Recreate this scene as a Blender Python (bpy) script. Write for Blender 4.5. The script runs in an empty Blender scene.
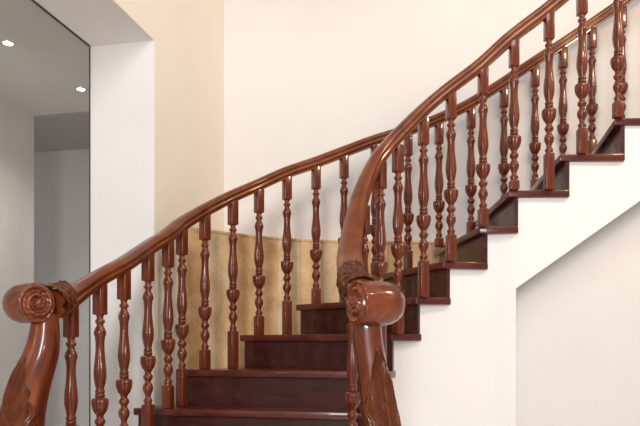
import bpy, bmesh, math, random
from mathutils import Vector, Matrix
random.seed(4)
C = bpy.context.scene
U = 3.21/680.0            # metres per image pixel at the reference depth
EYE = 0.968               # eye height above floor

# ------------------------------------------------------------------ camera
cam_d = bpy.data.cameras.new('camera'); cam = bpy.data.objects.new('camera', cam_d)
C.collection.objects.link(cam); C.camera = cam
cam.location = (0, 0, EYE); cam.rotation_euler = (math.pi/2, 0, 0)
cam_d.sensor_width = 36; cam_d.lens = 680/640*36; cam_d.shift_y = 132/640
# ------------------------------------------------------------------ world, lights, exposure
w = bpy.data.worlds.new('world'); C.world = w; w.use_nodes = True
w.node_tree.nodes['Background'].inputs[0].default_value = (0.98, 0.98, 1.0, 1)
w.node_tree.nodes['Background'].inputs[1].default_value = 0.46
C.view_settings.view_transform = 'Standard'; C.view_settings.look = 'None'
C.view_settings.exposure = -0.16; C.view_settings.gamma = 1.0

def light(name, kind, loc, target, energy, color, size=1.0, size_y=None):
    d = bpy.data.lights.new(name, kind); d.energy = energy; d.color = color
    if kind == 'AREA':
        d.size = size
        if size_y: d.shape = 'RECTANGLE'; d.size_y = size_y
    else: d.shadow_soft_size = size
    o = bpy.data.objects.new(name, d); C.collection.objects.link(o); o.location = loc
    o.rotation_euler = (Vector(target)-Vector(loc)).to_track_quat('-Z', 'Y').to_euler()
    return o
light('rear_fill_light', 'AREA', (-0.7, -3.0, 2.4), (-0.4, 3.5, 1.5), 190, (1.0, 0.985, 0.975), 0.9, 2.2)  # area light added behind the camera to brighten jamb and left side
light('hall_ceiling_light', 'AREA', (1.2, 0.6, 4.6), (0.9, 3.4, 1.2), 42, (1.0, 0.97, 0.95), 1.2, 1.2)
light('camera_flash', 'POINT', (0.12, 0.05, EYE+0.22), (0, 3, 1), 22, (1, 0.97, 0.94), 0.04)
light('landing_lamp', 'AREA', (3.2, 1.4, 4.0), (1.7, 3.4, 2.0), 72, (1.0, 0.74, 0.46), 0.5, 0.5)

# ------------------------------------------------------------------ materials
def mat(name):
    m = bpy.data.materials.new(name); m.use_nodes = True
    return m, m.node_tree.nodes, m.node_tree.links, m.node_tree.nodes['Principled BSDF']
def plaster(name, col, bump=0.03):
    m, N, L, P = mat(name)
    P.inputs['Roughness'].default_value = 0.75
    t = N.new('ShaderNodeTexCoord'); n = N.new('ShaderNodeTexNoise'); n.inputs['Scale'].default_value = 3.0
    n.inputs['Detail'].default_value = 6
    L.new(t.outputs['Object'], n.inputs['Vector'])
    r = N.new('ShaderNodeValToRGB'); r.color_ramp.elements[0].position = 0.3; r.color_ramp.elements[1].position = 0.75
    r.color_ramp.elements[0].color = tuple(c*0.965 for c in col)+(1,); r.color_ramp.elements[1].color = col+(1,)
    L.new(n.outputs['Fac'], r.inputs['Fac']); L.new(r.outputs['Color'], P.inputs['Base Color'])
    n2 = N.new('ShaderNodeTexNoise'); n2.inputs['Scale'].default_value = 60
    L.new(t.outputs['Object'], n2.inputs['Vector'])
    b = N.new('ShaderNodeBump'); b.inputs['Strength'].default_value = bump*3; b.inputs['Distance'].default_value = 0.01
    L.new(n2.outputs['Fac'], b.inputs['Height']); L.new(b.outputs['Normal'], P.inputs['Normal'])
    return m
def wood(name, dark, mid, light_, stretch=(14, 14, 1.6), rough=0.30, coat=0.5):
    m, N, L, P = mat(name)
    t = N.new('ShaderNodeTexCoord'); mp = N.new('ShaderNodeMapping'); mp.inputs['Scale'].default_value = stretch
    L.new(t.outputs['Object'], mp.inputs['Vector'])
    n = N.new('ShaderNodeTexNoise'); n.inputs['Scale'].default_value = 2.2; n.inputs['Detail'].default_value = 7
    n.inputs['Distortion'].default_value = 1.2
    L.new(mp.outputs['Vector'], n.inputs['Vector'])
    r = N.new('ShaderNodeValToRGB'); E = r.color_ramp.elements
    E[0].position = 0.30; E[0].color = dark+(1,); E[1].position = 0.72; E[1].color = light_+(1,)
    e = E.new(0.5); e.color = mid+(1,)
    L.new(n.outputs['Fac'], r.inputs['Fac']); L.new(r.outputs['Color'], P.inputs['Base Color'])
    P.inputs['Roughness'].default_value = rough
    P.inputs['Specular IOR Level'].default_value = 0.3; P.inputs['Coat Weight'].default_value = coat; P.inputs['Coat Roughness'].default_value = 0.05
    return m
M_wall = plaster('white_plaster', (0.82, 0.80, 0.79))
M_jamb = plaster('white_jamb_paint', (0.86, 0.845, 0.83))
M_cream = plaster('cream_paint', (0.93, 0.865, 0.76))
M_string = plaster('white_stair_plaster', (0.86, 0.85, 0.845))
M_recess = plaster('recess_shade_tone', (0.76, 0.735, 0.73))  # greyer than the stair plaster, standing in for weaker light under the flight
M_soffit = plaster('soffit_paint', (0.86, 0.82, 0.82))
M_grey = plaster('grey_paint_and_shade', (0.66, 0.65, 0.645))
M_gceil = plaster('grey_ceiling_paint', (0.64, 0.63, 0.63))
M_dceil = plaster('brown_grey_ceiling', (0.30, 0.275, 0.275))  # darker brown-grey for the far strip of ceiling
M_rail = wood('mahogany_rail', (0.10, 0.019, 0.004), (0.16, 0.035, 0.006), (0.235, 0.062, 0.012), (3, 3, 3), 0.30, 0.45)
M_bal = wood('mahogany_turned', (0.080, 0.012, 0.003), (0.14, 0.024, 0.005), (0.215, 0.045, 0.009))
M_newel = wood('mahogany_carved', (0.085, 0.013, 0.004), (0.16, 0.030, 0.007), (0.26, 0.062, 0.014), (5, 5, 2.2), 0.28, 0.6)
M_leaf = wood('mahogany_leaf', (0.12, 0.022, 0.005), (0.21, 0.046, 0.010), (0.31, 0.085, 0.020), (9, 9, 5), 0.30, 0.5)
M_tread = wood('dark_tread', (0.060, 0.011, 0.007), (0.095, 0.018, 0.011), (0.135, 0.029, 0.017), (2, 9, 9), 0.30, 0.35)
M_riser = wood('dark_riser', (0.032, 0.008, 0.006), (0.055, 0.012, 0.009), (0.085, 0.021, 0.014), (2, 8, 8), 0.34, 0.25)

def stone(name, k, lo=(0.60, 0.35, 0.16), mi=(0.77, 0.50, 0.25), hi=(0.88, 0.63, 0.36)):
    m, N, L, P = mat(name)
    t = N.new('ShaderNodeTexCoord')
    n = N.new('ShaderNodeTexNoise'); n.inputs['Scale'].default_value = 4.0; n.inputs['Detail'].default_value = 9; n.inputs['Distortion'].default_value = 1.5
    L.new(t.outputs['Object'], n.inputs['Vector'])
    r = N.new('ShaderNodeValToRGB'); E = r.color_ramp.elements
    E[0].position = 0.32; E[0].color = tuple(c*k for c in lo)+(1,); E[1].position = 0.72; E[1].color = tuple(c*k for c in hi)+(1,)
    e = E.new(0.5); e.color = tuple(c*k for c in mi)+(1,)
    L.new(n.outputs['Fac'], r.inputs['Fac'])
    n2 = N.new('ShaderNodeTexNoise'); n2.inputs['Scale'].default_value = 45; n2.inputs['Detail'].default_value = 4
    L.new(t.outputs['Object'], n2.inputs['Vector'])
    r2 = N.new('ShaderNodeValToRGB'); r2.color_ramp.elements[0].position = 0.34; r2.color_ramp.elements[1].position = 0.46
    r2.color_ramp.elements[0].color = (0.90, 0.86, 0.80, 1); r2.color_ramp.elements[1].color = (1, 1, 1, 1)
    L.new(n2.outputs['Fac'], r2.inputs['Fac'])
    mx = N.new('ShaderNodeMix'); mx.data_type = 'RGBA'; mx.blend_type = 'MULTIPLY'; mx.inputs[0].default_value = 1
    L.new(r.outputs['Color'], mx.inputs[6]); L.new(r2.outputs['Color'], mx.inputs[7])
    mp = N.new('ShaderNodeMapping'); mp.inputs['Scale'].default_value = (7, 7, 0.5); L.new(t.outputs['Object'], mp.inputs['Vector'])
    n3 = N.new('ShaderNodeTexNoise'); n3.inputs['Scale'].default_value = 1.3; n3.inputs['Detail'].default_value = 3; L.new(mp.outputs['Vector'], n3.inputs['Vector'])
    r3 = N.new('ShaderNodeValToRGB'); r3.color_ramp.elements[0].position = 0.38; r3.color_ramp.elements[1].position = 0.62
    r3.color_ramp.elements[0].color = (0.84, 0.80, 0.74, 1); r3.color_ramp.elements[1].color = (1, 1, 1, 1); L.new(n3.outputs['Fac'], r3.inputs['Fac'])
    my = N.new('ShaderNodeMix'); my.data_type = 'RGBA'; my.blend_type = 'MULTIPLY'; my.inputs[0].default_value = 1
    L.new(mx.outputs[2], my.inputs[6]); L.new(r3.outputs['Color'], my.inputs[7])
    L.new(my.outputs[2], P.inputs['Base Color']); P.inputs['Roughness'].default_value = 0.45
    return m
M_stone = stone('travertine', 1.10); M_stone2 = stone('travertine_light', 1.05, (0.66, 0.44, 0.24), (0.82, 0.60, 0.36), (0.93, 0.74, 0.50)); M_joint = stone('joint_grout', 1.0, (0.75, 0.6, 0.42), (0.85, 0.7, 0.5), (0.9, 0.76, 0.56))
def floor_mat():
    m, N, L, P = mat('beige_floor_tile')
    t = N.new('ShaderNodeTexCoord'); b = N.new('ShaderNodeTexBrick'); b.offset = 0
    b.inputs['Scale'].default_value = 1; b.inputs['Brick Width'].default_value = 0.6; b.inputs['Row Height'].default_value = 0.6
    b.inputs['Mortar Size'].default_value = 0.004
    b.inputs['Color1'].default_value = (0.74, 0.68, 0.60, 1); b.inputs['Color2'].default_value = (0.77, 0.71, 0.62, 1); b.inputs['Mortar'].default_value = (0.35, 0.3, 0.25, 1)
    L.new(t.outputs['Object'], b.inputs['Vector']); L.new(b.outputs['Color'], P.inputs['Base Color'])
    P.inputs['Roughness'].default_value = 0.2
    return m
M_floor = floor_mat()
m, N, L, P = mat('black_seal'); P.inputs['Base Color'].default_value = (0.03, 0.028, 0.026, 1); M_seal = m
m, N, L, P = mat('chrome_trim'); P.inputs['Base Color'].default_value = (0.75, 0.73, 0.7, 1); P.inputs['Metallic'].default_value = 1; P.inputs['Roughness'].default_value = 0.25; M_chrome = m
m, N, L, P = mat('lamp_glow'); P.inputs['Emission Color'].default_value = (1, 0.88, 0.62, 1); P.inputs['Emission Strength'].default_value = 9; M_lamp = m
m = bpy.data.materials.new('clear_glass'); m.use_nodes = True; N = m.node_tree.nodes; L = m.node_tree.links; N.clear()
o_ = N.new('ShaderNodeOutputMaterial'); tr = N.new('ShaderNodeBsdfTransparent'); tr.inputs[0].default_value = (0.93, 0.93, 0.93, 1)
gl = N.new('ShaderNodeBsdfGlossy'); gl.inputs['Roughness'].default_value = 0.02; ms = N.new('ShaderNodeMixShader')
ms.inputs[0].default_value = 0.05; L.new(tr.outputs[0], ms.inputs[1]); L.new(gl.outputs[0], ms.inputs[2]); L.new(ms.outputs[0], o_.inputs[0]); M_glass = m

# ------------------------------------------------------------------ helpers
def P3(x, z, d):            # image pixel x, pixel-scaled height, estimated depth ratio -> metres
    return Vector(((x-320)*d*U, 680*d*U, EYE+z*U))
def P2(x, d): return Vector(((x-320)*d*U, 680*d*U))
def obj(name, bm, m, parent=None, smooth=False, angle=None):
    bmesh.ops.recalc_face_normals(bm, faces=bm.faces)
    me = bpy.data.meshes.new(name); bm.to_mesh(me); bm.free(); me.materials.append(m)
    if smooth:
        for p in me.polygons: p.use_smooth = True
        if angle: me.set_sharp_from_angle(angle=math.radians(angle))
    o = bpy.data.objects.new(name, me); C.collection.objects.link(o)
    if parent: o.parent = parent; o.matrix_parent_inverse = Matrix.Identity(4)
    return o
def tag(o, label, cat, group=None):
    o['label'] = label; o['category'] = cat
    if group: o['group'] = group
def empty(name, loc, label, cat, group=None):
    o = bpy.data.objects.new(name, None); C.collection.objects.link(o); o.location = loc
    o.empty_display_size = 0.1; tag(o, label, cat, group); return o
def structure(name, bm, m, label=None, cat=None, **k):
    o = obj(name, bm, m, None, **k); o['kind'] = 'structure'
    if label: o['label'] = label
    if cat: o['category'] = cat
    return o
def prism(bm, pts, z0, z1):
    b = [bm.verts.new((p[0], p[1], z0)) for p in pts]; t = [bm.verts.new((p[0], p[1], z1)) for p in pts]
    n = len(pts); bm.faces.new(b[::-1]); bm.faces.new(t)
    for i in range(n): bm.faces.new((b[i], b[(i+1) % n], t[(i+1) % n], t[i]))
def bevel(bm, w, seg=2):
    bmesh.ops.bevel(bm, geom=list(bm.edges), offset=w, segments=seg, affect='EDGES', profile=0.5)
def catmull(pts, n=8):
    out = []; P = [2*pts[0]-pts[1]]+list(pts)+[2*pts[-1]-pts[-2]]
    for i in range(1, len(P)-2):
        a, b, c, d = P[i-1], P[i], P[i+1], P[i+2]
        for k in range(n):
            t = k/n
            out.append(0.5*((2*b)+(-a+c)*t+(2*a-5*b+4*c-d)*t*t+(-a+3*b-3*c+d)*t**3))
    out.append(pts[-1]); return out
def interp(tab, x):
    if x <= tab[0][0]: return tab[0][1]
    for (a, b), (c, d) in zip(tab, tab[1:]):
        if x <= c: return b+(d-b)*(x-a)/(c-a)
    return tab[-1][1]
def sm(t): t = max(0, min(1, t)); return t*t*(3-2*t)

# ================================================================== the room
AX = Vector((0.2045, 0.9789)); BX = Vector((0.9789, -0.2045))      # directions along / across the cream wall
A0 = Vector((-0.2436*680*U, 0.998*680*U))                            # jamb's near corner
corner = A0+AX*(0.3006*680*U)
def wl(s, t): return A0+AX*s+BX*t                                   # s along the cream wall, t out of it
TH = 0.335
SOF = EYE+304*U; TOPH = 5.2
bm = bmesh.new(); prism(bm, [(-5, -4.5), (6, -4.5), (6, 7), (-5, 7)], -0.1, 0); structure('floor', bm, M_floor)
# cream wall behind the jamb (its end face is the white jamb, a thin plaster lining)
L_end = (corner-A0).length
bm = bmesh.new(); prism(bm, [wl(0.006, 0), wl(L_end, 0), wl(L_end, -TH+0.001), wl(0.006, -TH+0.001)], 0, TOPH); structure('wall_left', bm, M_cream)
bm = bmesh.new(); prism(bm, [wl(0, -0.001), wl(0.006, -0.001), wl(0.006, -TH), wl(0, -TH)], 0, SOF); structure('trim_1', bm, M_jamb, 'white painted end face of the wall beside the opening', 'wall')
bm = bmesh.new(); prism(bm, [wl(-4.2, 0), wl(0.006, 0), wl(0.006, -TH+0.001), wl(-4.2, -TH+0.001)], SOF+0.004, TOPH); structure('wall_header', bm, M_cream)
bm = bmesh.new(); prism(bm, [wl(-4.2, -0.001), wl(0.006, -0.001), wl(0.006, -TH), wl(-4.2, -TH)], SOF, SOF+0.004); structure('trim_2', bm, M_soffit, 'pale grey underside of the wide opening', 'soffit')
# back wall
bw = [corner, Vector((5.5, corner.y+0.12)), Vector((5.5, corner.y+0.4)), corner+Vector((0, .3))]
bm = bmesh.new(); prism(bm, bw, 0, TOPH); structure('wall_back', bm, M_wall)
bm = bmesh.new(); prism(bm, [(-5, -4.5), (6, -4.5), (6, -4.3), (-5, -4.3)], 0, 0.9); structure('wall_front', bm, M_wall)
bm = bmesh.new(); prism(bm, [(-1.2, 2.9), (0.7, 3.1), (0.7, 4.3), (-0.9, 4.3)], 3.55, 3.8); structure('ceiling_landing', bm, M_wall, 'landing slab above the stairwell', 'ceiling')
# room beyond the glass
HC = EYE+330*U
gs = -TH
LW = P2(34, 1.44); 
def bl(s, t): return LW+AX*s+BX*t
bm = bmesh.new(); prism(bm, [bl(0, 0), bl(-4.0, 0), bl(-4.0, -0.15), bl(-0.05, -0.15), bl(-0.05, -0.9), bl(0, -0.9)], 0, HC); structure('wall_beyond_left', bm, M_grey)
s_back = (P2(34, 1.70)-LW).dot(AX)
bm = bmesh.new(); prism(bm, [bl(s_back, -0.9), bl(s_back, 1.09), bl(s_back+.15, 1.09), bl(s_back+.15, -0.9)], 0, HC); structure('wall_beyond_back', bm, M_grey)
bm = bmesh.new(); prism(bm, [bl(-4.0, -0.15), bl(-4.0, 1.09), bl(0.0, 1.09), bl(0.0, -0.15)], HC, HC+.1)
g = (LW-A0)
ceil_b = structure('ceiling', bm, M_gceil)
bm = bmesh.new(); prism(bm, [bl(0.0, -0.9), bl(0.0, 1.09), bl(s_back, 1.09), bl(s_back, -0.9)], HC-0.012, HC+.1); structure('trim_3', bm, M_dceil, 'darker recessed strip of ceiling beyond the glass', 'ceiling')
# glass pane with seal
root = bpy.data.objects.new('window_1', None); C.collection.objects.link(root); root['kind'] = 'structure'; root['label'] = 'large clear glass pane in the opening on the left'
bm = bmesh.new(); prism(bm, [wl(-4.0, -TH+.012), wl(-0.012, -TH+.012), wl(-0.012, -TH+.004), wl(-4.0, -TH+.004)], 0.012, SOF-0.012); obj('pane', bm, M_glass, root)
bm = bmesh.new(); prism(bm, [wl(-0.003, -TH+.006), wl(-0.0, -TH+.006), wl(-0.0, -TH+.0), wl(-0.003, -TH+.0)], 0.0, SOF)
prism(bm, [wl(-4.0, -TH+.012), wl(-0.012, -TH+.012), wl(-0.012, -TH+.002), wl(-4.0, -TH+.002)], SOF-0.004, SOF); obj('window_frame', bm, M_seal, root)
# curved stone wainscot, solid, flat slabs around the curve
arc = [P2(185, 1.112), P2(208, 1.148), P2(232, 1.18), P2(255, 1.21), P2(278, 1.234), P2(300, 1.25), P2(322, 1.26), P2(344, 1.268), P2(366, 1.273), P2(388, 1.277), P2(410, 1.28), P2(432, 1.283), P2(456, 1.286), P2(700, 1.295)]
WT = EYE+130*U
bm = bmesh.new()
front = []
for i in range(len(arc)-1):
    a, b = arc[i], arc[i+1]
    n_seg = 1 if i < len(arc)-2 else 10
    for k in range(n_seg):
        p = a+(b-a)*k/n_seg; q = a+(b-a)*(k+1)/n_seg
        t = (q-p).normalized(); nn = Vector((-t.y, t.x))
        front += [p+t*0.004+nn*0.009, p+t*0.005, q-t*0.005, q-t*0.004+nn*0.009]
back = [Vector((arc[-1].x, corner.y+0.05)), corner, ]
prism(bm, front+[Vector((arc[-1].x, corner.y+0.055)), corner+Vector((0.0, 0.0)), wl((arc[0]-A0).dot(AX), 0.0)], 0, WT)
bm.faces.ensure_lookup_table(); ns_ = len(front)//4
for i in range(ns_):
    bm.faces[2+4*i+1].material_index = (0, 1, 0, 0, 1, 0, 1, 1, 0)[i % 9]
    for k in (0, 2, 3): bm.faces[2+4*i+k].material_index = 2
wsc = structure('wall_wainscot', bm, M_stone, 'curved beige travertine dado behind the stairs', 'wall')
wsc.data.materials.append(M_stone2); wsc.data.materials.append(M_joint)
# its thin cap
cap = [p+Vector((0, -0.006)) for p in arc]
bm = bmesh.new(); prism(bm, cap+[Vector((arc[-1].x, corner.y+0.055)), corner, wl((arc[0]-A0).dot(AX), 0.0)], WT, WT+0.012)
structure('trim_4', bm, M_stone, 'thin stone capping on the curved dado', 'trim')

# ================================================================== stairs: nosing points, inner and outer
TI = {-5: (397, .70), -4: (390, .76), -3: (385, .82), -2: (384, .893), -1: (386, .935), 0: (392, .965), 1: (416, .982), 2: (443, .99), 3: (479, 1.005), 4: (509, 1.0), 5: (560, 1.0), 6: (615, 1.0), 7: (668, 1.0), 8: (721, 1.0)}
TO = {-5: (15, .67), -4: (48, .755), -3: (102, .855), -2: (133, .968), -1: (176, 1.02), 0: (239.5, 1.10), 1: (295.5, 1.165), 2: (368, 1.215), 3: (434, 1.26), 4: (474, 1.26), 5: (526, 1.26), 6: (583, 1.26), 7: (630, 1.26), 8: (676, 1.26)}
def tz(n): return EYE+(36*n+11)*U
stairs = empty('staircase', (0, 3, 0), 'dark mahogany winding staircase rising to the right between two balustrades', 'staircase')
IV = Matrix.Translation((0, -3, 0))
def child_world(o, parent):       # keep geometry where it stands, the Empty has its own location
    o.matrix_parent_inverse = Matrix.Translation(-Vector(parent.location)); return o
for n in range(-5, 8):
    a, b = P2(*TI[n]), P2(*TO[n]); a2, b2 = P2(*TI[n+1]), P2(*TO[n+1])
    dirn = (b-a).normalized(); nrm = Vector((dirn.y, -dirn.x))
    if nrm.dot((a2+b2)/2-(a+b)/2) < 0: nrm = -nrm
    dn = (b2-a2).normalized(); n2 = Vector((dn.y, -dn.x))
    if n2.dot(nrm) < 0: n2 = -n2
    bm = bmesh.new(); prism(bm, [a, b, b2+n2*0.045, a2+n2*0.045], tz(n)-0.033, tz(n)); bevel(bm, 0.005)
    child_world(obj('tread', bm, M_tread, stairs, True, 40), stairs)
    # riser below the tread nosing
    bm = bmesh.new(); r0 = a+nrm*0.028+dirn*0.012; r1 = b+nrm*0.028-dirn*0.012
    prism(bm, [r0, r1, r1+nrm*0.018, r0+nrm*0.018], tz(n-1), tz(n)-0.033)
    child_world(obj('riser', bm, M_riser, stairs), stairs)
    # scotia moulding under the nosing
# plastered masonry below, step by step, one body, with the cut-away underside on the right
def side_wall(name, T, inset, mt, label):
    bm = bmesh.new(); other = TO if T is TI else TI; A = []; D = []
    for n in range(-5, 9):
        p, c = P2(*T[n]), P2(*other[n]); dp = (c-p).normalized()
        m = n if n < 8 else n-1; q = P2(*T[m+1])-P2(*T[m])
        nrm = Vector((dp.y, -dp.x)); nrm = nrm if nrm.dot(q) > 0 else -nrm
        A.append(p+dp*inset+nrm*0.044); D.append(dp)
    K = 8
    fine = catmull(A, K); fd = catmull(D, K)
    for _ in range(3):
        fine = [fine[0]]+[(fine[i-1]+fine[i]*2+fine[i+1])/4 for i in range(1, len(fine)-1)]+[fine[-1]]
    inner = [p+d.normalized()*0.10 for p, d in zip(fine, fd)]
    def zb(pt):
        px = 320+680*pt.x/pt.y
        return 0.0 if (px < 516.0 or T is not TI) else EYE+(57+(px-516)*0.71)*U
    def px(pt): return 320+680*pt.x/pt.y
    for i in range(len(fine)-1):
        z1 = tz(-5+i//K)-0.033; cuts = [0, 1]
        if T is TI and px(fine[i]) < 516 < px(fine[i+1]): cuts = [0, (516-px(fine[i]))/(px(fine[i+1])-px(fine[i])), 1]
        for ci, (s0, s1) in enumerate(zip(cuts, cuts[1:])):
            a, b = fine[i].lerp(fine[i+1], s0), fine[i].lerp(fine[i+1], s1); a1, b1 = inner[i].lerp(inner[i+1], s0), inner[i].lerp(inner[i+1], s1)
            za, zc = zb(a), zb(b)
            if len(cuts) == 3: za, zc = (0, 0) if ci == 0 else (EYE+57*U, zc)
            v = [bm.verts.new((k.x, k.y, z)) for k, z in ((a, za), (b, zc), (b1, zc), (a1, za), (a, z1), (b, z1), (b1, z1), (a1, z1))]
            for f in ((3, 2, 1, 0), (4, 5, 6, 7), (0, 1, 5, 4), (1, 2, 6, 5), (2, 3, 7, 6), (3, 0, 4, 7)): bm.faces.new([v[i_] for i_ in f])
    return structure(name, bm, mt, label, 'wall')
side_wall('wall_stair', TI, 0.022, M_string, 'white plastered side of the staircase under the treads')
side_wall('wall_stair_far', TO, 0.022, M_grey, 'plastered far side of the staircase')  # grey tone put in for the shade on this far side
# recessed wall under the flight
bm = bmesh.new()
q = [P2(452, 1.055), P2(516, 1.062), P2(600, 1.062), P2(740, 1.062)]
for a, b in zip(q, q[1:]):
    t = Vector((0, 0.08)); 
    def zt(p):
        px = 320+680*p.x/p.y; return EYE+(max(0, 60+(px-490)*0.66)+14)*U
    za, zb_ = zt(a), zt(b)
    v = [bm.verts.new((k.x, k.y, z)) for k, z in ((a, 0), (b, 0), (b+t, 0), (a+t, 0), (a, za), (b, zb_), (b+t, zb_), (a+t, za))]
    for f in ((3, 2, 1, 0), (4, 5, 6, 7), (0, 1, 5, 4), (1, 2, 6, 5), (2, 3, 7, 6), (3, 0, 4, 7)): bm.faces.new([v[i] for i in f])
structure('wall_recess', bm, M_recess, 'recessed wall under the upper flight, greyed to stand for shade', 'wall')

# ================================================================== handrail
PROF = [(-.021, 0), (-.021, .008), (-.029, .013), (-.031, .020), (-.027, .026), (-.027, .030), (-.033, .036), (-.034, .043), (-.030, .051), (-.020, .058), (-.008, .061)]
PROF = PROF+[(-x, z) for x, z in PROF[::-1]]
def sweep(name, pts, scales, parent, lean=None):
    bm = bmesh.new(); rings = []
    for i, p in enumerate(pts):
        t = (pts[min(i+1, len(pts)-1)]-pts[max(i-1, 0)]).normalized()
        side = t.cross(Vector((0, 0, 1))).normalized(); up = side.cross(t).normalized()
        s, h = scales[i]
        rings.append([bm.verts.new(p+side*x*s+up*z*h) for x, z in PROF])
    for a, b in zip(rings, rings[1:]):
        for k in range(len(PROF)):
            bm.faces.new((a[k], a[(k+1) % len(PROF)], b[(k+1) % len(PROF)], b[k]))
    bm.faces.new(rings[0]); bm.faces.new(rings[-1][::-1])
    return child_world(obj(name, bm, M_rail, parent, True, 50), parent)

OUT = [(52, 20, .745), (71, 30, .785), (100, 49, .83), (124, 63.5, .87), (148, 83, .925), (168, 99, .965), (182, 114, 1.0), (205, 133, 1.04), (233, 153, 1.075), (259, 170, 1.105), (287, 188, 1.13), (316, 203, 1.15), (344, 219, 1.17), (375, 236, 1.187), (408, 251, 1.2), (439, 268, 1.215), (471, 289, 1.225), (504, 317, 1.235), (535, 344, 1.24), (563, 368, 1.245), (592, 394, 1.25), (622, 420, 1.25), (652, 446, 1.25), (684, 472, 1.25)]
INN = [(366, 22, .738), (354, 36, .785), (350, 56, .835), (353, 82, .872), (359, 112, .902), (368, 143, .925), (380, 169, .945), (398, 193, .962), (423, 221, .98), (451, 247, .99), (483, 274, 1.0), (514, 302, 1.0), (549, 329, 1.0), (582, 356, 1.0), (616, 383, 1.0), (650, 410, 1.0), (684, 437, 1.0)]
def rail_pts(tab): return catmull([P3(*r) for r in tab], 8)

# ------------------------------------------------------------------ balusters
TL = 0.538
BP = [(0, .017), (.012, .013), (.03, .013), (.04, .019), (.055, .019), (.065, .013), (.085, .014), (.10, .019), (.125, .0235), (.14, .0235), (.16, .0195), (.20, .0170), (.25, .0172), (.31, .0195), (.37, .0228), (.42, .0246), (.46, .0242), (.50, .0205), (.53, .0165), (.545, .0155), (.552, .0190), (.565, .0190), (.572, .0160), (.58, .0190), (.592, .0190), (.598, .0165), (.604, .021), (.610, .0290), (.617, .0325), (.63, .0332), (.65, .0328), (.67, .0312), (.69, .0280), (.708, .0235), (.722, .0180), (.736, .0135), (.75, .0135), (.765, .0190), (.78, .0215), (.795, .018), (.81, .0125), (.822, .0130), (.84, .0195), (.865, .0232), (.89, .021), (.915, .0140), (.935, .0115), (.95, .013), (.96, .018), (.975, .019), (.985, .0155), (1, .018)]
def turned_bm():
    bm = bmesh.new(); S = 64; rings = []
    for t, r in BP:
        ring = []
        fl = math.exp(-((t-.40)/.085)**4)*0.13                   # facets on the belly
        ur = (0.095 if .606 < t < .73 else 0)                        # gadroons on the urn
        for k in range(S):
            a = 2*math.pi*k/S
            rr = r*(1+.25*fl+.2*ur-fl*(0.5+0.5*math.cos(8*a))**2-ur*(0.5+0.5*math.cos(8*a))**3)
            ring.append(bm.verts.new((rr*math.cos(a), rr*math.sin(a), TL*(1-t))))
        rings.append(ring)
    for a, b in zip(rings, rings[1:]):
        for k in range(S): bm.faces.new((a[k], b[k], b[(k+1) % S], a[(k+1) % S]))
    bm.faces.new(rings[0]); bm.faces.new(rings[-1][::-1]); return bm
def block_mesh(h):
    bm = bmesh.new(); s = .0215
    prism(bm, [(-s, -s), (s, -s), (s, s), (-s, s)], 0, h); bevel(bm, .0045, 3)
    bmesh.ops.recalc_face_normals(bm, faces=bm.faces)
    me = bpy.data.meshes.new('block'); bm.to_mesh(me); bm.free(); me.materials.append(M_bal)
    for p in me.polygons: p.use_smooth = True
    me.set_sharp_from_angle(angle=math.radians(35))
    return me
tb = turned_bm(); bmesh.ops.recalc_face_normals(tb, faces=tb.faces)
turned = bpy.data.meshes.new('baluster'); tb.to_mesh(turned); tb.free(); turned.materials.append(M_bal)
for p in turned.polygons: p.use_smooth = True
turned.set_sharp_from_angle(angle=math.radians(55))
def baluster(parent, x, d, zr, n, ang):
    """zr: underside of the rail (units); the turned shaft is of one length, the square blocks take up the rest"""
    zrail = EYE+zr*U; zend = zrail-24*U; zb = zend-TL
    b = bpy.data.objects.new('baluster', turned); C.collection.objects.link(b)
    p = P2(x, d); b.parent = parent; b.location = Vector((p.x, p.y, zb))-Vector(parent.location); b.rotation_euler.z = ang
    u = bpy.data.objects.new('upper_block', block_mesh(24*U+.012)); C.collection.objects.link(u); u.parent = b; u.location = (0, 0, TL)
    h = zb-tz(n)
    l = bpy.data.objects.new('lower_block', block_mesh(h)); C.collection.objects.link(l); l.parent = b; l.location = (0, 0, -h)
    return b
def ang_at(tab, i):
    a = P3(*tab[max(i-1, 0)]); b = P3(*tab[min(i+1, len(tab)-1)]); v = b-a
    return math.atan2(v.y, v.x)

# ------------------------------------------------------------------ newel posts with scrolled heads
# rows: (image y, left edge, right edge, in image pixels) at estimated depth .74, continued to the first tread
NL = [(300, 37, 56), (318, 34, 57), (330, 32, 58), (345, 29, 58.5), (360, 22, 56), (380, 13.5, 50), (400, 7, 45.5), (426, 2, 42), (455, 1, 43), (485, 6, 49), (515, 12, 56), (540, 8, 62), (560, 2, 68)]
NR = [(300, 354, 378), (318, 353, 380.5), (330, 353.5, 381.5), (345, 355, 383), (360, 356.5, 386), (380, 359, 390.5), (400, 360.5, 394.5), (426, 362, 400), (455, 360, 402), (485, 355, 398), (515, 349, 393), (540, 343, 396), (560, 338, 402)]
ND = .74
def post_fn(rows, m):
    tab_c = [(r[0], (r[1]+r[2])/2) for r in rows]; tab_w = [(r[0], (r[2]-r[1])/2) for r in rows]
    def smooth(tab, y): return sum(interp(tab, y+o)*w_ for o, w_ in ((-10, .2), (-5, .2), (0, .2), (5, .2), (10, .2)))
    def f(y, a, off=0.0):
        c = smooth(tab_c, y); wd = smooth(tab_w, y)*ND*U
        cx = (c-320)*ND*U; z = EYE+(345-y)*ND*U
        rx = wd+off; ry = wd*1.0+.006+off
        # rounded-square section
        ca, sa = math.cos(a), math.sin(a); k = (abs(ca)**2.7+abs(sa)**2.7)**(-1/2.7)
        return Vector((cx+rx*k*ca, 680*ND*U+ry*k*sa, z))
    return f
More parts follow.
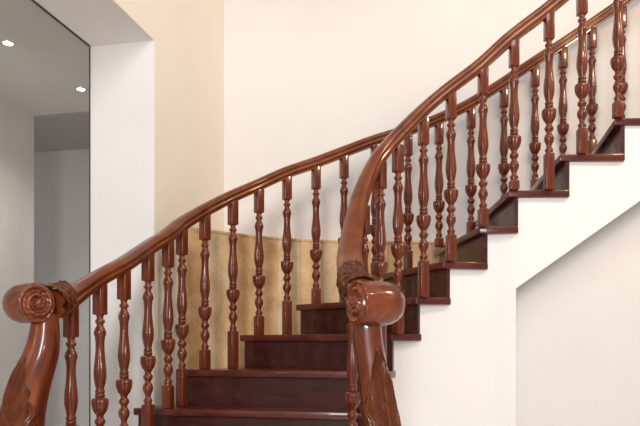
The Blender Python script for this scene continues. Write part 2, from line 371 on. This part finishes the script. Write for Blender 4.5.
def newel(parent, rows, side):
    f = post_fn(rows, 1); bm = bmesh.new(); rings = []; S = 40
    y0, y1 = 314, 562; NY = 66
    for i in range(NY+1):
        y = y0+(y1-y0)*i/NY
        rings.append([bm.verts.new(f(y, 2*math.pi*k/S)) for k in range(S)])
    for a, b in zip(rings, rings[1:]):
        for k in range(S): bm.faces.new((a[k], b[k], b[(k+1) % S], a[(k+1) % S]))
    bm.faces.new(rings[0]); bm.faces.new(rings[-1][::-1])
    # foot block
    c = (rows[-1][1]+rows[-1][2])/2; p = P2(c, ND); h = .085
    post = child_world(obj('newel_post', bm, M_newel, parent, True, 60), parent)
    bm = bmesh.new(); prism(bm, [(p.x-h, p.y-h), (p.x+h, p.y-h), (p.x+h, p.y+h), (p.x-h, p.y+h)], tz(-5), EYE+(345-558)*ND*U); bevel(bm, .006)
    o = obj('plinth', bm, M_newel, post, True, 40)
    # acanthus leaf: a carved shell that wraps the outward front corner of the post
    a0 = math.radians(-112 if side < 0 else -72)
    bm = bmesh.new(); NV, NU = 200, 84; g = []
    for i in range(NV+1):
        v = i/NV; y = (350 if side < 0 else 342)+175*v
        wv = (0.06+1.75*min(1, v*2.2)**1.1)*(1-0.6*max(0, v-.75)/.25)
        row = []
        for j in range(NU+1):
            u = -1+2*j/NU
            lobe = 1+0.10*math.sin(v*52+1.0*(u > 0))
            aa = a0+side*0.35*(0.5-v)+u*wv*(lobe if abs(u) > .5 else 1)
            yy = y+abs(u)**1.4*-5*min(1, v*3)                     # the lobes sweep upward
            edge = sm((1-abs(u))/.16)*sm(v/.07)*sm((1-v)/.06)
            wq = v*8.5+abs(u)**1.2*2.3-.35*math.sin(3*abs(u)); fq = wq-math.floor(wq)
            rid = (fq**1.5-.45)*1.5*sm((1-fq)/.12)+.45*math.sin(6.283*(3*fq))*min(1, abs(u)*3)
            vein = math.exp(-(u/.05)**2)
            off = -.003+edge*(.0060+.0030*rid*min(1, abs(u)*6)-.003*vein)
            row.append(bm.verts.new(f(max(316, yy), aa, off)))
        g.append(row)
    for i in range(NV):
        for j in range(NU): bm.faces.new((g[i][j], g[i+1][j], g[i+1][j+1], g[i][j+1]))
    r = bmesh.ops.solidify(bm, geom=list(bm.faces), thickness=.004)
    lf = obj('acanthus_leaf', bm, M_leaf, post, True, 60); lf['label'] = 'carved acanthus leaf on the post'
    # scroll head: barrel whose disc end carries stepped rings and a boss
    HD = ND-.012
    hc = P3(26 if side < 0 else 378, (345-303.5)*HD, HD)
    ax = Vector((.80, -.60, 0) if side < 0 else (-.90, -.43, 0)).normalized()                  # towards the disc end
    LEN, R = (.070, .0680) if side < 0 else (.086, .0770)
    prof = [(-1.06, 0), (-1.05, .25), (-1.0, .5), (-.86, .74), (-.55, .93), (-.2, 1.0), (.1, 1.0), (.45, .97), (.72, .93), (.88, .97), (1.0, .95)]+[(None, .92-.025*i_) for i_ in range(30)]
    bm = bmesh.new(); S = 56; q = ax.to_track_quat('Z', 'Y').to_matrix(); rings = []
    for s, r_ in prof[1:]:
        ring = []; s_in = s
        for k in range(S):
            a = 2*math.pi*k/S; s = s_in
            if s is None: s = 1.0+.095*sm((.92-r_)/.1)*math.cos(2*math.pi*(2.6*r_**.8)+side*a)+.10*(.92-r_)+.02*math.sin(11*a+20*r_)
            gro = 1+(0.050*math.sin(9*a+s*6.5)*sm((s+.15)/.5)*sm((1.0-s)/.12) if s < 1 else 0)     # swirling hand-cut flutes round the barrel
            if r_ > .9: gro *= 1+.012*math.sin(17*a+3*s)
            rr = R*r_*gro
            ring.append(bm.verts.new(hc+q@Vector((rr*math.cos(a), rr*math.sin(a), s*LEN))))
        rings.append(ring)
    for a, b in zip(rings, rings[1:]):
        for k in range(S): bm.faces.new((a[k], b[k], b[(k+1) % S], a[(k+1) % S]))
    bm.faces.new(rings[0]); bm.faces.new(rings[-1][::-1])
    obj('scroll_head', bm, M_newel, post, True, 70)
    bm = bmesh.new(); rings = []
    for s, r_ in [(.98, .22), (1.12, .22), (1.19, .19), (1.18, .13), (1.22, .09), (1.25, .05), (1.26, .01)]:
        rings.append([bm.verts.new(hc+q@Vector((R*r_*(1+.14*math.cos(6*2*math.pi*k/48)*(r_ > .15))*math.cos(2*math.pi*k/48), R*r_*(1+.14*math.cos(6*2*math.pi*k/48)*(r_ > .15))*math.sin(2*math.pi*k/48), s*LEN))) for k in range(48)])
    for a, b in zip(rings, rings[1:]):
        for k in range(48): bm.faces.new((a[k], b[k], b[(k+1) % 48], a[(k+1) % 48]))
    bm.faces.new(rings[0]); bm.faces.new(rings[-1][::-1])
    obj('rosette', bm, M_newel, post, True, 60)
    return post
def rail_leaf(rail, pts, i0, i1, sc, tip=.02):   # sc: the rail's own scale list
    """curling leaf carved over the rail where it meets the scroll"""
    bm = bmesh.new(); g = []; NU = 44
    seg = pts[i0:i1+1]; n = len(seg); dense = catmull(seg, 5)
    n = len(dense)
    for i, p in enumerate(dense):
        t = (dense[min(i+1, n-1)]-dense[max(i-1, 0)]).normalized(); side = t.cross(Vector((0, 0, 1))).normalized(); up = side.cross(t)
        v = i/(n-1); k_ = i0+min(i/5, i1-i0); k0 = int(k_); s = sc[k0][0]+(sc[min(k0+1, len(sc)-1)][0]-sc[k0][0])*(k_-k0)
        row = []
        for j in range(NU+1):
            u = -1+2*j/NU; a = u*2.1*(1-.75*v**2.5)*(1+.10*math.sin(v*26))
            r_ = .0375*s+.0035*sm((1-abs(u))/.12)*sm((1-v)/.05)-.002+.0022*math.sin(26*v-16*abs(u)+1.0)+.0015*math.sin(30*u)-.003*math.exp(-(u/.1)**2)
            curl = tip*sm((v-.72)/.28)*(1-abs(u)**2)
            row.append(bm.verts.new(p+up*(.030*s+curl+math.cos(a)*r_)+side*math.sin(a)*r_))
        g.append(row)
    for i in range(n-1):
        for j in range(NU): bm.faces.new((g[i][j], g[i+1][j], g[i+1][j+1], g[i][j+1]))
    bmesh.ops.solidify(bm, geom=list(bm.faces), thickness=.006)
    o = obj('leaf_carving', bm, M_leaf, rail, True, 60); o['label'] = 'carved curling leaf where the rail meets the scroll'; return o

# ================================================================== outer balustrade
ob = empty('balustrade', (P2(30, ND).x, P2(30, ND).y, tz(-5)), 'long outer curved balustrade starting at the left carved newel post', 'balustrade')
pts = rail_pts(OUT)
sc = [(1+.75*sm(1-i/16), 1+.55*sm(1-i/16)) for i in range(len(pts))]
r = sweep('handrail', pts, sc, ob); rail_leaf(r, pts, 0, 8, sc, .012)
on = [-4, -4, -3, -3, -2, -2, -1, -1, 0, 0, 1, 1, 2, 2, 3, 3, 4, 5, 5, 6, 6, 7]
for i, n in enumerate(on, start=1):
    x, z, d = OUT[i]; baluster(ob, x, d, z, n, ang_at(OUT, i))
newel(ob, NL, -1)
# ================================================================== inner balustrade
ib = empty('balustrade', (P2(375, ND).x, P2(375, ND).y, tz(-5)), 'short inner balustrade whose rail swoops down to the central carved newel post', 'balustrade')
pts = rail_pts(INN)
sc = [(1+.75*sm(1-i/48), 1+.75*sm(1-i/48)) for i in range(len(pts))]
r = sweep('handrail', pts, sc, ib); rail_leaf(r, pts, 4, 13, sc, .004)
INB = [(371, 34, .79, -4), (352.5, 53, .85, -3), (364, 125, .912, -2), (380.5, 172, .948, -1), (398, 191, .968, 0), (423.5, 221, .985, 1), (451, 247, .99, 2), (483, 274, 1.0, 3), (514, 302, 1.0, 4), (549, 329, 1.0, 4), (582, 354, 1.0, 5), (618, 381, 1.0, 6), (652, 411, 1.0, 6), (684, 437, 1.0, 7)]
for i, (x, z, d, n) in enumerate(INB):
    a = P2(*INB[max(i-1, 0)][0:3:2]); b = P2(*INB[min(i+1, len(INB)-1)][0:3:2]); v = b-a
    baluster(ib, x, d, z, n, math.atan2(v.y, v.x))
newel(ib, NR, 1)

# ================================================================== recessed downlights
for x, d, lab in ((8, 330/302, 'round recessed ceiling spotlight at the far left edge'), (81, 330/256, 'round recessed ceiling spotlight next to the white jamb')):
    p = P2(x, d); e = empty('downlight', (p.x, p.y, HC), lab, 'ceiling light', 'recessed spotlights')
    bm = bmesh.new(); S = 28; rings = []
    for r_, z in ((.024, .0), (.024, -.003), (.032, -.006), (.036, -.004), (.037, 0.0)):
        rings.append([bm.verts.new((r_*math.cos(2*math.pi*k/S), r_*math.sin(2*math.pi*k/S), z)) for k in range(S)])
    for a, b in zip(rings, rings[1:]+rings[:1]):
        for k in range(S): bm.faces.new((a[k], b[k], b[(k+1) % S], a[(k+1) % S]))
    obj('trim_ring', bm, M_chrome, e, True, 40)
    bm = bmesh.new(); bmesh.ops.create_cone(bm, cap_ends=True, segments=24, radius1=.0235, radius2=.021, depth=.004)
    bmesh.ops.translate(bm, verts=bm.verts, vec=(0, 0, -.002)); obj('lens', bm, M_lamp, e)
    l = light('downlight_glow', 'SPOT', (p.x, p.y, HC-.03), (p.x, p.y, 0), 30, (1, .93, .84), .03); l.data.spot_size = 2.2; l.data.spot_blend = .8
